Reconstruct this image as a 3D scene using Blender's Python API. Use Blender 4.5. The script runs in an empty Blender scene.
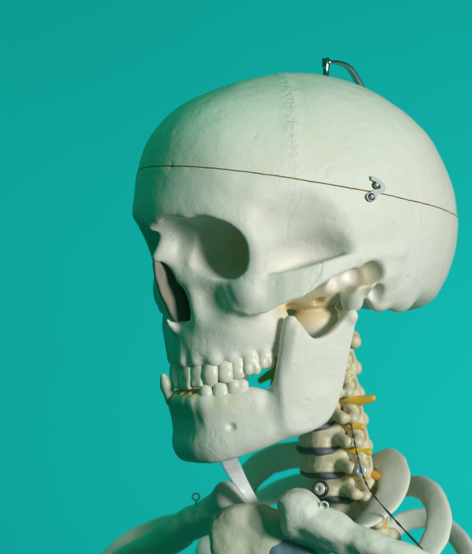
import bpy, bmesh, math, random
import numpy as np
from mathutils import Vector, Matrix

random.seed(7)
rng = np.random.default_rng(11)
sc = bpy.context.scene
col = sc.collection
MM = 0.001
TH = math.radians(57.5)            # the skull is turned 57.5 degrees from the camera
CT, ST = math.cos(TH), math.sin(TH)
DIST = 1400.0                      # mm from the camera to the middle of the skull
ORIGIN = (-40.0, -81.6 * CT, 0.0)  # mm, world place of the skull's nasion column

# ------------------------------------------------------------------ camera
cam_d = bpy.data.cameras.new("camera")
cam = bpy.data.objects.new("camera", cam_d)
col.objects.link(cam)
cam.location = (0, -DIST * MM, 0)
cam.rotation_euler = (math.radians(90), 0, 0)
cam_d.sensor_fit = 'HORIZONTAL'
cam_d.sensor_width = 36.0
cam_d.lens = 36.0 * DIST / (472 / 1.84)
cam_d.clip_start = 0.05
cam_d.clip_end = 50
cam_d.dof.use_dof = True
cam_d.dof.focus_distance = 1.352
cam_d.dof.aperture_fstop = 11.0
sc.camera = cam

# ------------------------------------------------------------------ world and lamps (studio)
w = bpy.data.worlds.new("World")
sc.world = w
w.use_nodes = True
bg = w.node_tree.nodes["Background"]
bg.inputs[0].default_value = (0.008, 0.50, 0.29, 1)
bg.inputs[1].default_value = 0.20


def area(name, loc, target, size, power, color):
    d = bpy.data.lights.new(name, 'AREA')
    d.shape = 'RECTANGLE'
    d.size, d.size_y = size
    d.energy = power
    d.color = color
    o = bpy.data.objects.new(name, d)
    col.objects.link(o)
    o.location = loc
    o.rotation_euler = (Vector(target) - Vector(loc)).to_track_quat('-Z', 'Y').to_euler()
    return o


area("key_softbox", (1.03, -1.21, 0.24), (0.0, 0.0, 0.0), (0.36, 0.36), 20.8, (1.0, 0.98, 0.98))
area("overhead_green_fill", (-0.45, -0.15, 1.25), (0.0, 0.0, 0.05), (0.9, 0.9), 3.4, (0.03, 1.0, 0.55))  # added lamp out of view, puts green fill on the upward faces
for lx, lz, pw in ((0.75, -0.45, 8.2), (-0.75, 0.0, 2.5)):
    bl = area("backdrop_lamp", (lx, 0.45, lz), (lx * 0.45, 1.6, lz * 0.3), (0.5, 0.5), pw, (1.0, 1.0, 1.0))
    bl.data.spread = math.radians(140)

sc.view_settings.view_transform = 'Standard'
sc.view_settings.look = 'None'
sc.view_settings.exposure = 0.0
sc.view_settings.gamma = 1.0
sc.render.engine = 'CYCLES'
sc.cycles.max_bounces = 12
sc.cycles.diffuse_bounces = 8

# ------------------------------------------------------------------ materials


def mat(name, base, rough=0.45, bump=0.0, bscale=900.0, var=0.06, vscale=40.0, metallic=0.0, sss=0.0,
        spec=0.5, tint=None, coarse=0.0, transmission=0.0):
    m = bpy.data.materials.new(name)
    m.use_nodes = True
    nt = m.node_tree
    N, L = nt.nodes, nt.links
    b = N["Principled BSDF"]
    b.inputs["Roughness"].default_value = rough
    b.inputs["Metallic"].default_value = metallic
    b.inputs["Specular IOR Level"].default_value = spec
    if transmission:
        b.inputs["Transmission Weight"].default_value = transmission
    tc = N.new("ShaderNodeTexCoord")
    n1 = N.new("ShaderNodeTexNoise")
    n1.inputs["Scale"].default_value = vscale
    n1.inputs["Detail"].default_value = 6
    n1.inputs["Roughness"].default_value = 0.6
    L.new(tc.outputs["Object"], n1.inputs["Vector"])
    rp = N.new("ShaderNodeValToRGB")
    rp.color_ramp.elements[0].position = 0.3
    rp.color_ramp.elements[1].position = 0.7
    t = tint or tuple(c * (1 - 2 * var) for c in base)
    rp.color_ramp.elements[0].color = (*t, 1)
    rp.color_ramp.elements[1].color = (*base, 1)
    L.new(n1.outputs["Fac"], rp.inputs[0])
    L.new(rp.outputs[0], b.inputs["Base Color"])
    if sss:
        b.inputs["Subsurface Weight"].default_value = sss
        b.inputs["Subsurface Radius"].default_value = (1.0, 0.7, 0.4)
        b.inputs["Subsurface Scale"].default_value = 0.002
    if bump:
        n2 = N.new("ShaderNodeTexNoise")
        n2.inputs["Scale"].default_value = bscale
        n2.inputs["Detail"].default_value = 4
        L.new(tc.outputs["Object"], n2.inputs["Vector"])
        bp = N.new("ShaderNodeBump")
        bp.inputs["Strength"].default_value = bump
        bp.inputs["Distance"].default_value = 0.0004
        L.new(n2.outputs["Fac"], bp.inputs["Height"])
        last = bp
        if coarse:
            n3 = N.new("ShaderNodeTexNoise")
            n3.inputs["Scale"].default_value = 170
            n3.inputs["Detail"].default_value = 3
            L.new(tc.outputs["Object"], n3.inputs["Vector"])
            b2 = N.new("ShaderNodeBump")
            b2.inputs["Strength"].default_value = coarse
            b2.inputs["Distance"].default_value = 0.0012
            L.new(n3.outputs["Fac"], b2.inputs["Height"])
            L.new(bp.outputs[0], b2.inputs["Normal"])
            last = b2
        L.new(last.outputs[0], b.inputs["Normal"])
        mr = N.new("ShaderNodeMapRange")
        mr.inputs["To Min"].default_value = max(rough - 0.08, 0.02)
        mr.inputs["To Max"].default_value = rough + 0.12
        L.new(n1.outputs["Fac"], mr.inputs["Value"])
        L.new(mr.outputs[0], b.inputs["Roughness"])
    return m


BONE = mat("ivory_bone_plastic", (0.82, 0.80, 0.735), 0.5, 0.32, 700, 0.03, 26, coarse=0.26, spec=0.35, tint=(0.79, 0.755, 0.645))
# warm tint in sockets, nose hollow and under the base: the attribute "stain" is written on the meshes that have it
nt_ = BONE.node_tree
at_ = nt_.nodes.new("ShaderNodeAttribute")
at_.attribute_name = "stain_tint"
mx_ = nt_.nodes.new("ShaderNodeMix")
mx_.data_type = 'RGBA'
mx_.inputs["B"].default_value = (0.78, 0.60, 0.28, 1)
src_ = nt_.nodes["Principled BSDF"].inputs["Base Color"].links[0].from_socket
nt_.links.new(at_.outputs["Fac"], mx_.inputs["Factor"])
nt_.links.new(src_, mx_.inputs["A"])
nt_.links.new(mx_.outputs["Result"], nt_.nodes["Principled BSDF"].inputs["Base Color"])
sp_ = nt_.nodes.new("ShaderNodeTexNoise")
sp_.inputs["Scale"].default_value = 330
sp_.inputs["Detail"].default_value = 2
nt_.links.new(nt_.nodes["Texture Coordinate"].outputs["Object"], sp_.inputs["Vector"])
sr_ = nt_.nodes.new("ShaderNodeMapRange")
sr_.inputs["From Min"].default_value = 0.70
sr_.inputs["From Max"].default_value = 0.78
sr_.inputs["To Max"].default_value = 0.35
nt_.links.new(sp_.outputs["Fac"], sr_.inputs["Value"])
my_ = nt_.nodes.new("ShaderNodeMix")
my_.data_type = 'RGBA'
my_.inputs["B"].default_value = (0.45, 0.36, 0.22, 1)
nt_.links.new(sr_.outputs[0], my_.inputs["Factor"])
nt_.links.new(mx_.outputs["Result"], my_.inputs["A"])
nt_.links.new(my_.outputs["Result"], nt_.nodes["Principled BSDF"].inputs["Base Color"])
# jagged suture relief where the attribute "seam" says so, and a few hairline cracks
tc_ = nt_.nodes["Texture Coordinate"]
sm_ = nt_.nodes.new("ShaderNodeAttribute")
sm_.attribute_name = "seam"
wv_ = nt_.nodes.new("ShaderNodeTexNoise")
wv_.inputs["Scale"].default_value = 250
wv_.inputs["Detail"].default_value = 3
wv_.inputs["Distortion"].default_value = 1.5
nt_.links.new(tc_.outputs["Object"], wv_.inputs["Vector"])
sd_ = nt_.nodes.new("ShaderNodeAttribute")
sd_.attribute_name = "seam_distance"


def math_(op, a, b=None):
    n_ = nt_.nodes.new("ShaderNodeMath")
    n_.operation = op
    for k_, x_ in enumerate((a, b)):
        if x_ is None:
            continue
        if isinstance(x_, (int, float)):
            n_.inputs[k_].default_value = x_
        else:
            nt_.links.new(x_, n_.inputs[k_])
    return n_.outputs[0]


# distance to a wandering zigzag: the smooth seam line shifted by noise of +-4 mm
zz_ = math_('MULTIPLY', math_('SUBTRACT', wv_.outputs["Fac"], 0.5), 16.0)
dz_ = math_('ABSOLUTE', math_('ADD', sd_.outputs["Fac"], zz_))
gr_ = nt_.nodes.new("ShaderNodeMapRange")
gr_.inputs["From Min"].default_value = 0.15
gr_.inputs["From Max"].default_value = 2.2
nt_.links.new(dz_, gr_.inputs["Value"])
hh_ = math_('MULTIPLY', math_('ADD', gr_.outputs[0], math_('MULTIPLY', wv_.outputs["Fac"], 0.5)), sm_.outputs["Fac"])
bs_ = nt_.nodes.new("ShaderNodeBump")
bs_.inputs["Strength"].default_value = 0.4
bs_.inputs["Distance"].default_value = 0.0008
nt_.links.new(hh_, bs_.inputs["Height"])
vo_ = nt_.nodes.new("ShaderNodeTexVoronoi")
vo_.feature = 'DISTANCE_TO_EDGE'
vo_.inputs["Scale"].default_value = 22
wn_ = nt_.nodes.new("ShaderNodeTexNoise")
wn_.inputs["Scale"].default_value = 90
wn_.inputs["Detail"].default_value = 4
nt_.links.new(tc_.outputs["Object"], wn_.inputs["Vector"])
vm_ = nt_.nodes.new("ShaderNodeVectorMath")
vm_.operation = 'MULTIPLY_ADD'
vm_.inputs[1].default_value = (0.02, 0.02, 0.02)
nt_.links.new(wn_.outputs["Color"], vm_.inputs[0])
nt_.links.new(tc_.outputs["Object"], vm_.inputs[2])
nt_.links.new(vm_.outputs[0], vo_.inputs["Vector"])
mr_ = nt_.nodes.new("ShaderNodeMapRange")
mr_.inputs["From Max"].default_value = 0.008
nt_.links.new(vo_.outputs["Distance"], mr_.inputs["Value"])
ms_ = nt_.nodes.new("ShaderNodeTexNoise")
ms_.inputs["Scale"].default_value = 16
nt_.links.new(tc_.outputs["Object"], ms_.inputs["Vector"])
mk_ = nt_.nodes.new("ShaderNodeMapRange")
mk_.inputs["From Min"].default_value = 0.57
mk_.inputs["From Max"].default_value = 0.67
mk_.inputs["To Max"].default_value = 0.5
nt_.links.new(ms_.outputs["Fac"], mk_.inputs["Value"])
bc_ = nt_.nodes.new("ShaderNodeBump")
bc_.inputs["Distance"].default_value = 0.0003
ck_ = nt_.nodes.new("ShaderNodeAttribute")
ck_.attribute_name = "crack"
cm_ = nt_.nodes.new("ShaderNodeMath")
cm_.operation = 'MULTIPLY'
nt_.links.new(mk_.outputs[0], cm_.inputs[0])
nt_.links.new(ck_.outputs["Fac"], cm_.inputs[1])
nt_.links.new(cm_.outputs[0], bc_.inputs["Strength"])
nt_.links.new(mr_.outputs[0], bc_.inputs["Height"])
old_ = nt_.nodes["Principled BSDF"].inputs["Normal"].links[0].from_socket
nt_.links.new(old_, bs_.inputs["Normal"])
nt_.links.new(bs_.outputs[0], bc_.inputs["Normal"])
nt_.links.new(bc_.outputs[0], nt_.nodes["Principled BSDF"].inputs["Normal"])
TOOTH = mat("tooth_enamel", (0.86, 0.82, 0.68), 0.34, 0.10, 500, 0.05, 120, spec=0.4)
BONE2 = mat("cream_vertebra_plastic", (0.80, 0.72, 0.49), 0.42, 0.3, 600, 0.08, 70, coarse=0.4)
STEEL = mat("polished_steel", (0.90, 0.90, 0.88), 0.30, metallic=0.35)
CHROME = mat("dark_chrome", (0.62, 0.64, 0.62), 0.14, metallic=1.0)
DARK = mat("dark_screw_recess", (0.03, 0.03, 0.03), 0.4)
TEAL = mat("teal_backdrop_paint", (0.003, 0.42, 0.40), 0.9, 0.12, 260, var=0.02, vscale=3.0, spec=0.1)

# ------------------------------------------------------------------ signed distance modelling (all in mm)


def smin(a, b, k):
    h = np.maximum(k - np.abs(a - b), 0) / k
    return np.minimum(a, b) - h * h * (k * 0.25)


def smax(a, b, k):
    return -smin(-a, -b, k)


class Vol:
    """a field sampled on a grid; mirror=True models only x >= 0 and mirrors it"""

    def __init__(s, lo, hi, h, mirror=False):
        s.m = 14.0
        s.h = h
        s.mirror = mirror
        s.lo = np.array(lo, float)
        if mirror:
            s.lo[0] = -h * 1.5
        s.ax = [np.arange(s.lo[i], hi[i] + h, h).astype(np.float32) for i in range(3)]
        s.d = np.full([len(a) for a in s.ax], 40.0, np.float32)

    def win(s, lo, hi, m):
        sl = []
        for i in range(3):
            a = np.searchsorted(s.ax[i], lo[i] - m)
            b = np.searchsorted(s.ax[i], hi[i] + m)
            sl.append(slice(a, b))
        X = s.ax[0][sl[0]][:, None, None]
        Y = s.ax[1][sl[1]][None, :, None]
        Z = s.ax[2][sl[2]][None, None, :]
        if s.mirror:
            X = np.abs(X)
        return tuple(sl), X, Y, Z

    def add(s, p, k=4.0):
        f, lo, hi = p
        sl, X, Y, Z = s.win(lo, hi, max(k + 4, s.m))
        if 0 in s.d[sl].shape:
            return
        s.d[sl] = smin(s.d[sl], f(X, Y, Z).astype(np.float32), k)

    def cut(s, p, k=2.0):
        f, lo, hi = p
        sl, X, Y, Z = s.win(lo, hi, k + 4)
        if 0 in s.d[sl].shape:
            return
        s.d[sl] = smax(s.d[sl], -f(X, Y, Z).astype(np.float32), k)

    def noise(s, scale, amp):
        n = [int((a[-1] - a[0]) / scale) + 3 for a in s.ax]
        g = rng.uniform(-1, 1, n).astype(np.float32)
        for i in range(3):
            t = (s.ax[i] - s.ax[i][0]) / scale
            j = np.floor(t).astype(int)
            fr = t - j
            fr = fr * fr * (3 - 2 * fr)
            sh = [1, 1, 1]
            sh[i] = -1
            fr = fr.reshape(sh).astype(np.float32)
            g = np.take(g, j, axis=i) * (1 - fr) + np.take(g, j + 1, axis=i) * fr
        s.d += g * amp

    def mesh(s, smooth=2):
        d = s.d
        ax = s.ax
        if s.mirror:
            # samples at -1.5h, -0.5h, 0.5h ... : drop the first two, mirror the rest
            d = d[2:]
            d = np.concatenate([d[::-1], d], 0)
            xa = ax[0][2:]
            xa = np.concatenate([-xa[::-1], xa])
            ax = [xa, ax[1], ax[2]]
        org = np.array([a[0] for a in ax], float)
        return surface_nets(d, org, s.h, smooth)


def surface_nets(d, org, h, smooth):
    nx, ny, nz = d.shape
    sg = d < 0
    c = np.zeros((nx - 1, ny - 1, nz - 1), np.int8)
    for i in (0, 1):
        for j in (0, 1):
            for k in (0, 1):
                c += sg[i:nx - 1 + i, j:ny - 1 + j, k:nz - 1 + k]
    I, J, K = np.nonzero((c > 0) & (c < 8))
    idx = np.full(c.shape, -1, np.int64)
    idx[I, J, K] = np.arange(len(I))
    acc = np.zeros((len(I), 3))
    cnt = np.zeros(len(I))
    corners = [(i, j, k) for i in (0, 1) for j in (0, 1) for k in (0, 1)]
    val = {q: d[I + q[0], J + q[1], K + q[2]].astype(float) for q in corners}
    for q in corners:
        for a in range(3):
            if q[a] == 0:
                r = list(q)
                r[a] = 1
                r = tuple(r)
                v0, v1 = val[q], val[r]
                m = (v0 < 0) != (v1 < 0)
                t = np.where(m, v0 / np.where(m, v0 - v1, 1), 0)
                p = np.tile(np.array(q, float), (len(I), 1))
                p[:, a] = t
                acc += p * m[:, None]
                cnt += m
    V = np.stack([I, J, K], 1) + acc / cnt[:, None]
    quads = []
    for a in range(3):
        b, e = [(1, 2), (2, 0), (0, 1)][a]
        s0 = [slice(None)] * 3
        s1 = [slice(None)] * 3
        s0[a] = slice(0, -1)
        s1[a] = slice(1, None)
        ch = sg[tuple(s0)] != sg[tuple(s1)]
        P = np.stack(np.nonzero(ch), 1)
        ok = (P[:, b] > 0) & (P[:, e] > 0) & (P[:, b] < d.shape[b] - 1) & (P[:, e] < d.shape[e] - 1)
        P = P[ok]
        ins = sg[P[:, 0], P[:, 1], P[:, 2]]
        db = np.zeros(3, int)
        db[b] = 1
        de = np.zeros(3, int)
        de[e] = 1
        g = lambda Q: idx[Q[:, 0], Q[:, 1], Q[:, 2]]
        q = np.stack([g(P - db - de), g(P - de), g(P), g(P - db)], 1)
        q[~ins] = q[~ins][:, ::-1]
        quads.append(q)
    Q = np.concatenate(quads)
    Q = Q[(Q >= 0).all(1)]
    # light Laplacian smoothing
    E = np.concatenate([Q[:, [0, 1]], Q[:, [1, 2]], Q[:, [2, 3]], Q[:, [3, 0]]])
    for it in range(smooth):
        a2 = np.zeros_like(V)
        n2 = np.zeros(len(V))
        for ax_ in range(3):
            a2[:, ax_] = np.bincount(E[:, 0], V[E[:, 1], ax_], len(V)) + np.bincount(E[:, 1], V[E[:, 0], ax_], len(V))
        n2 = np.bincount(E[:, 0], minlength=len(V)) + np.bincount(E[:, 1], minlength=len(V))
        lam = 0.5 if it % 2 == 0 else -0.35
        V = V + lam * (a2 / np.maximum(n2, 1)[:, None] - V)
    return V * h + org, Q


# --- primitives: (function, low corner, high corner)
def rotm(rx=0, ry=0, rz=0):
    return np.array(Matrix.Rotation(math.radians(rz), 3, 'Z') @ Matrix.Rotation(math.radians(ry), 3, 'Y') @ Matrix.Rotation(math.radians(rx), 3, 'X'))


def ell(c, r, rot=(0, 0, 0), p=2.0):
    R = rotm(*rot).T
    c = np.array(c, float)

    def f(X, Y, Z):
        x, y, z = X - c[0], Y - c[1], Z - c[2]
        if any(rot):
            x, y, z = [R[i, 0] * x + R[i, 1] * y + R[i, 2] * z for i in range(3)]
        if p == 2.0:
            k0 = np.sqrt((x / r[0]) ** 2 + (y / r[1]) ** 2 + (z / r[2]) ** 2)
            k1 = np.sqrt((x / r[0] ** 2) ** 2 + (y / r[1] ** 2) ** 2 + (z / r[2] ** 2) ** 2)
            return k0 * (k0 - 1) / np.maximum(k1, 1e-5)
        k0 = (np.abs(x / r[0]) ** p + np.abs(y / r[1]) ** p + np.abs(z / r[2]) ** p) ** (1 / p)
        return (k0 - 1) * min(r)
    m = max(r) if any(rot) else 0
    e = np.array([m, m, m]) if any(rot) else np.array(r)
    return f, c - e, c + e


def catmull(P, n):
    P = [np.array(p, float) for p in P]
    out = []
    for i in range(len(P) - 1):
        p0 = P[max(i - 1, 0)]
        p1, p2 = P[i], P[i + 1]
        p3 = P[min(i + 2, len(P) - 1)]
        for j in range(n):
            t = j / n
            out.append(0.5 * (2 * p1 + (p2 - p0) * t + (2 * p0 - 5 * p1 + 4 * p2 - p3) * t * t + (3 * p1 - p0 - 3 * p2 + p3) * t ** 3))
    out.append(P[-1])
    return np.array(out)


def chain(pts, sc=(1, 1, 1), n=0):
    """tube through (x, y, z, r) points; sc stretches the cross-section along the axes"""
    P = np.array(pts, float) if n == 0 else catmull(pts, n)
    S = np.array(sc, float)

    def f(X, Y, Z):
        x, y, z = X / S[0], Y / S[1], Z / S[2]
        best = None
        for i in range(len(P) - 1):
            a, b = P[i, :3] / S, P[i + 1, :3] / S
            ab = b - a
            t = ((x - a[0]) * ab[0] + (y - a[1]) * ab[1] + (z - a[2]) * ab[2]) / max(ab @ ab, 1e-6)
            t = np.clip(t, 0, 1)
            dd = np.sqrt((x - a[0] - t * ab[0]) ** 2 + (y - a[1] - t * ab[1]) ** 2 + (z - a[2] - t * ab[2]) ** 2)
            dd = dd - (P[i, 3] + t * (P[i + 1, 3] - P[i, 3]))
            best = dd if best is None else np.minimum(best, dd)
        return best * S.min()
    R = P[:, 3:4] * S[None]
    return f, (P[:, :3] - R).min(0), (P[:, :3] + R).max(0)


def poly2(A, B, pts):
    """signed distance to a polygon in the plane (A, B)"""
    n = len(pts)
    d = None
    s = None
    for i in range(n):
        (ax_, ay), (bx, by) = pts[i], pts[(i + 1) % n]
        ex, ey = bx - ax_, by - ay
        wx, wy = A - ax_, B - ay
        t = np.clip((wx * ex + wy * ey) / (ex * ex + ey * ey), 0, 1)
        q = (wx - ex * t) ** 2 + (wy - ey * t) ** 2
        d = q if d is None else np.minimum(d, q)
        c1 = B >= ay
        c2 = B < by
        c3 = (ex * wy - ey * wx) > 0
        fl = (c1 & c2 & c3) | (~c1 & ~c2 & ~c3)
        s = np.where(fl, -1.0, 1.0) * (1.0 if s is None else s)
    return s * np.sqrt(d)


def slab(pts, axis, lo, hi, rnd=0.0, warp=None):
    """polygon extruded along an axis between lo and hi, edges rounded; warp shifts the slab along the axis"""
    pts = [tuple(map(float, p)) for p in pts]

    def f(X, Y, Z):
        G = [X, Y, Z]
        A, B = [g for i, g in enumerate(G) if i != axis]
        C = G[axis]
        if warp:
            C = C - warp(A, B)
        a = poly2(A, B, pts) + rnd
        b = np.abs(C - (lo + hi) / 2) - (hi - lo) / 2 + rnd
        return np.sqrt(np.maximum(a, 0) ** 2 + np.maximum(b, 0) ** 2) + np.minimum(np.maximum(a, b), 0) - rnd
    q = np.array(pts)
    L, H = [0] * 3, [0] * 3
    j = 0
    for i in range(3):
        if i == axis:
            ex = 70 if warp else 0
            L[i], H[i] = lo - ex, hi + ex
        else:
            L[i], H[i] = q[:, j].min(), q[:, j].max()
            j += 1
    return f, np.array(L, float), np.array(H, float)


def arch(P, n=5):
    return catmull(P, n)


def to_mesh(name, V, Q):
    me = bpy.data.meshes.new(name)
    me.vertices.add(len(V))
    me.vertices.foreach_set("co", (np.asarray(V) * MM).astype(np.float32).ravel())
    me.loops.add(len(Q) * 4)
    me.loops.foreach_set("vertex_index", Q.astype(np.int32).ravel())
    me.polygons.add(len(Q))
    me.polygons.foreach_set("loop_start", np.arange(0, len(Q) * 4, 4, dtype=np.int32))
    me.update(calc_edges=True)
    me.validate()
    me.shade_smooth()
    return me


def link(name, me, m, parent=None):
    o = bpy.data.objects.new(name, me)
    col.objects.link(o)
    if m and me and not me.materials:
        me.materials.append(m)
    if parent:
        o.parent = parent
    return o


def tag(o, label, cat, group=None):
    o["label"] = label
    o["category"] = cat
    if group:
        o["group"] = group
    return o


def empty(name, loc=(0, 0, 0), rz=0.0):
    o = bpy.data.objects.new(name, None)
    col.objects.link(o)
    o.empty_display_size = 0.02
    o.location = loc
    o.rotation_euler = (0, 0, rz)
    return o


def noise_at(V, scale, seed):
    """cheap smooth value noise at points"""
    r = np.random.default_rng(seed)
    T = r.uniform(-1, 1, 4096)
    p = V / scale
    i = np.floor(p).astype(np.int64)
    f = p - i
    f = f * f * (3 - 2 * f)
    out = 0
    for a in (0, 1):
        for b in (0, 1):
            for c in (0, 1):
                hsh = ((i[:, 0] + a) * 73856093 ^ (i[:, 1] + b) * 19349663 ^ (i[:, 2] + c) * 83492791) & 4095
                wgt = (f[:, 0] if a else 1 - f[:, 0]) * (f[:, 1] if b else 1 - f[:, 1]) * (f[:, 2] if c else 1 - f[:, 2])
                out = out + T[hsh] * wgt
    return out


def normals(V, Q):
    n = np.cross(V[Q[:, 2]] - V[Q[:, 0]], V[Q[:, 3]] - V[Q[:, 1]])
    N = np.zeros_like(V)
    for j in range(4):
        for a in range(3):
            N[:, a] += np.bincount(Q[:, j], n[:, a], len(V))
    return N / np.maximum(np.linalg.norm(N, axis=1), 1e-9)[:, None]


def swept(V):
    """sweep the sides of the head back a little: shorter head, cheeks further behind the nose"""
    V = np.array(V, float)
    V[:, 1] = 0.9592 * V[:, 1] + 0.0599 * (np.sqrt(V[:, 0] ** 2 + 100.0) - 10.0 + 0.6)
    return V


# ------------------------------------------------------------------ backdrop
bm = bmesh.new()
bmesh.ops.create_grid(bm, x_segments=1, y_segments=1, size=4.0)
me = bpy.data.meshes.new("backdrop")
bm.to_mesh(me)
bm.free()
bd = link("backdrop", me, TEAL)
bd.rotation_euler = (math.radians(90), 0, 0)
bd.location = (0, 1.6, 0)
bd["kind"] = "structure"

# ------------------------------------------------------------------ the skull
skull = empty("skull", tuple(c * MM for c in ORIGIN), -TH)
tag(skull, "ivory plastic human skull with sawn cap, small steel latch and open toothed jaw", "skull")

H = 0.8


def build_cranium():
    v = Vol((0, -14, -52), (78, 196, 117), H, True)
    v.m = 22.0
    # brain case
    v.add(ell((0, 92.6, 30), (69, 96, 81)), 1)
    v.add(ell((0, 44.5, 46.5), (46, 44.5, 44.5), p=2.5), 24)
    # flat cranial base
    nb = np.array([0, -0.165, -1.0])
    nb /= np.linalg.norm(nb)
    sl, X, Y, Z = v.win((0, -20, -60), (80, 200, 120), 0)
    v.d[sl] = smax(v.d[sl], ((Y - 60) * nb[1] + (Z + 3) * nb[2]).astype(np.float32), 12)
    # temporal fossa
    v.cut(ell((74, 42, 10), (26, 27, 30)), 14)
    v.cut(ell((64, 44, -4), (17, 22, 16)), 8)
    # cranial base masses
    v.add(chain([(0, 58, -4, 14), (0, 96, -14, 11)]), 8)
    v.add(chain([(26, 56, 0, 14), (34, 78, -2, 12)]), 8)
    v.add(ell((15, 104, -20), (7, 12, 6)), 5)
    v.add(chain([(22, 58, -4, 6), (19, 62, -34, 4)], (0.7, 1.4, 1)), 5)
    v.add(ell((24, 82, -10), (14, 17, 9)), 5)
    # midface
    v.add(ell((17, 33, -16), (21, 20, 27)), 6)
    v.add(ell((22, 34, 14), (24, 18, 22)), 6)
    # upper alveolar process
    A = [(0, 17.5), (7, 17.8), (14.2, 20.2), (18.3, 26.2), (20.5, 34), (25, 41), (28.2, 49), (29.5, 54.5)]
    v.add(chain([(x, y, -34.2 + 0.17 * (y - 12), 7.6) for x, y in A], (1, 1, 1.9), 3), 5)
    # brow and outer orbital rim
    v.add(chain([(0, 4.6, 34, 6.6), (12, 4.0, 34.5, 6.2), (25, 8, 33.5, 5.6), (37, 13, 31, 5.2), (45.3, 21, 26, 5), (47.6, 27, 17, 4.6), (45, 29.6, 8, 5.2), (40, 28, -1, 7)], n=3), 9)
    # nose root: hollow under the brow on both sides of the bridge
    v.cut(ell((9, -5, 17), (12.5, 17, 11)), 4)
    # nasal bones and frontal processes
    v.add(chain([(0, 8, 27, 5), (0, 4, 19, 3.4), (0, -1.4, 9.5, 2.6)]), 4)
    v.add(chain([(2.5, 7.5, 22, 3.4), (3.5, 3.6, 11, 3.0), (8.5, 8.6, 0, 4.0)]), 5)
    v.add(chain([(5, 15, 24, 4.5), (7.5, 12.5, 8, 4.2), (13, 13, -6, 4.4), (15.5, 17.5, -20, 4.2), (14, 19, -26, 4)], n=2), 5)
    # infraorbital rim and cheek bone
    v.add(chain([(15, 14, 0, 4.5), (26, 19.5, -3, 4.5), (34.5, 26, -3, 6.6), (39.5, 31, -6, 7.4)], n=2), 6)
    v.add(chain([(36, 30, -5, 7), (38, 32, -13, 5.5)]), 5)
    v.add(chain([(24, 30, -16, 9), (40, 29.5, -10, 9)]), 7)
    # canine fossa
    v.cut(ell((28.5, 11.5, -14.5), (9, 8.5, 9.5)), 7)
    # pocket of the temple behind the outer orbital rim
    v.cut(ell((64, 51, 9), (22, 24, 14), (9, 0, 0)), 6)
    v.add(chain([(44.3, 19.5, 27, 4.8), (47.2, 26, 18, 4.6), (46.2, 29, 9, 4.8), (43, 29, 0, 6)], n=2), 2.5)
    # zygomatic arch: a flat bowed plate
    Za = [(19, -1), (24, 1), (30, 0), (36, 1.5), (46.7, 4.1), (56.6, 7.2), (66, 10), (75, 12), (90, 14), (91, 6.5), (80, 5.5), (73.9, 3.4), (66, 0.5), (58.7, -3.6), (54, -7.5), (49.7, -10.6), (44, -12.0), (38.7, -14.6), (33, -18.8), (26, -20.5), (21, -17), (18.5, -9)]
    yk = [17, 24, 30, 36, 40, 48, 58, 66, 74, 92]
    xk = [30, 41, 46.5, 50.5, 54, 59, 63, 64.5, 64.8, 61.5]
    v.add(slab(Za, 0, -3.0, 2.6, 1.5, lambda Y, Z: np.interp(Y, yk, xk) + 0.0 * Z), 2.5)
    v.add(chain([(64, 84, 10, 3.5), (65, 98, 12, 3), (64, 110, 13, 2)]), 6)
    # orbits
    O = np.array((32.2, 14.4, 14.6))
    n = np.array((-0.36, 0.93, -0.04))
    n /= np.linalg.norm(n)
    a = np.array((0.93, 0.36, -0.24))
    a -= n * (a @ n)
    a /= np.linalg.norm(a)
    b = np.cross(a, n)

    def orb(X, Y, Z):
        x, y, z = X - O[0], Y - O[1], Z - O[2]
        t = x * n[0] + y * n[1] + z * n[2]
        p = x * a[0] + y * a[1] + z * a[2]
        q = x * b[0] + y * b[1] + z * b[2]
        s = np.sqrt(np.clip(1 - (np.clip(t + 2, 0, 60) / 31) ** 2.4, 0.0, 1)) + 1e-3
        k = (np.abs(p / (18.2 * s)) ** 2.5 + np.abs(q / (15.4 * s)) ** 2.5) ** (1 / 2.5)
        d = (k - 1) * 15 * s
        d = np.where(t > 31, np.maximum(d, t - 31), d)
        return np.clip(d, -30, 30)
    v.cut((orb, np.array((2, -14, -8)), np.array((62, 64, 42))), 2.2)
    v.cut(ell((13, 2.5, 18.5), (8.2, 10.5, 10.5), (0, 0, -30)), 5)
    v.cut(ell((16.5, 2, 27.8), (7.5, 9, 3.4)), 5)
    # nose opening
    v.cut(slab([(-3, 8), (3, 8), (6.0, 2), (9.0, -6), (11.5, -13), (12.3, -18.5), (10, -22.5), (5, -23.5), (-5, -23.5)], 1, -16, 46, 0.5), 1.3)
    v.add(chain([(0, 15, -28, 4), (0, 9.5, -26.6, 2.8), (0, 6.5, -25, 1.7), (0, 4.6, -22.8, 0.9)]), 2.5)
    # tooth root ridges
    for (x, y, r, top) in [(4, 10.4, 3.2, -31), (11.8, 12.6, 2.8, -32), (19.6, 18.6, 3.9, -21), (24.2, 26.5, 3.2, -30), (27.6, 34.5, 3.0, -31), (30.8, 42.5, 3.0, -31)]:
        v.add(chain([(x * 0.95, y + 4.2, top, r * 0.55), (x, y + 2.6, -38, r * 0.85), (x, y + 2.4, -44 + 0.17 * (y - 12), r)]), 2.6)
    # ear opening, mastoid, tympanic plate, jaw socket
    v.add(chain([(55, 101, 2, 11), (52, 105, -13, 5.5)]), 6)
    v.add(chain([(50, 112, -8, 7), (46, 124, -12, 7)]), 8)
    v.add(chain([(56, 85, -6, 4.5), (50, 90, -13, 5.5)]), 4)
    v.add(chain([(50, 88, -10, 4), (44, 92, -18, 3.5)]), 4)
    v.cut(ell((66, 90, 1.5), (12, 8, 6.4), (0, 0, 0)), 2.5)
    v.cut(ell((57, 88.5, 0.5), (10, 4.2, 4.4)), 1.5)
    v.cut(ell((60, 99, -9), (6, 3, 6), (20, 0, 0)), 2.5)
    v.cut(ell((56, 79, -2), (10, 7, 8)), 4)
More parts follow.
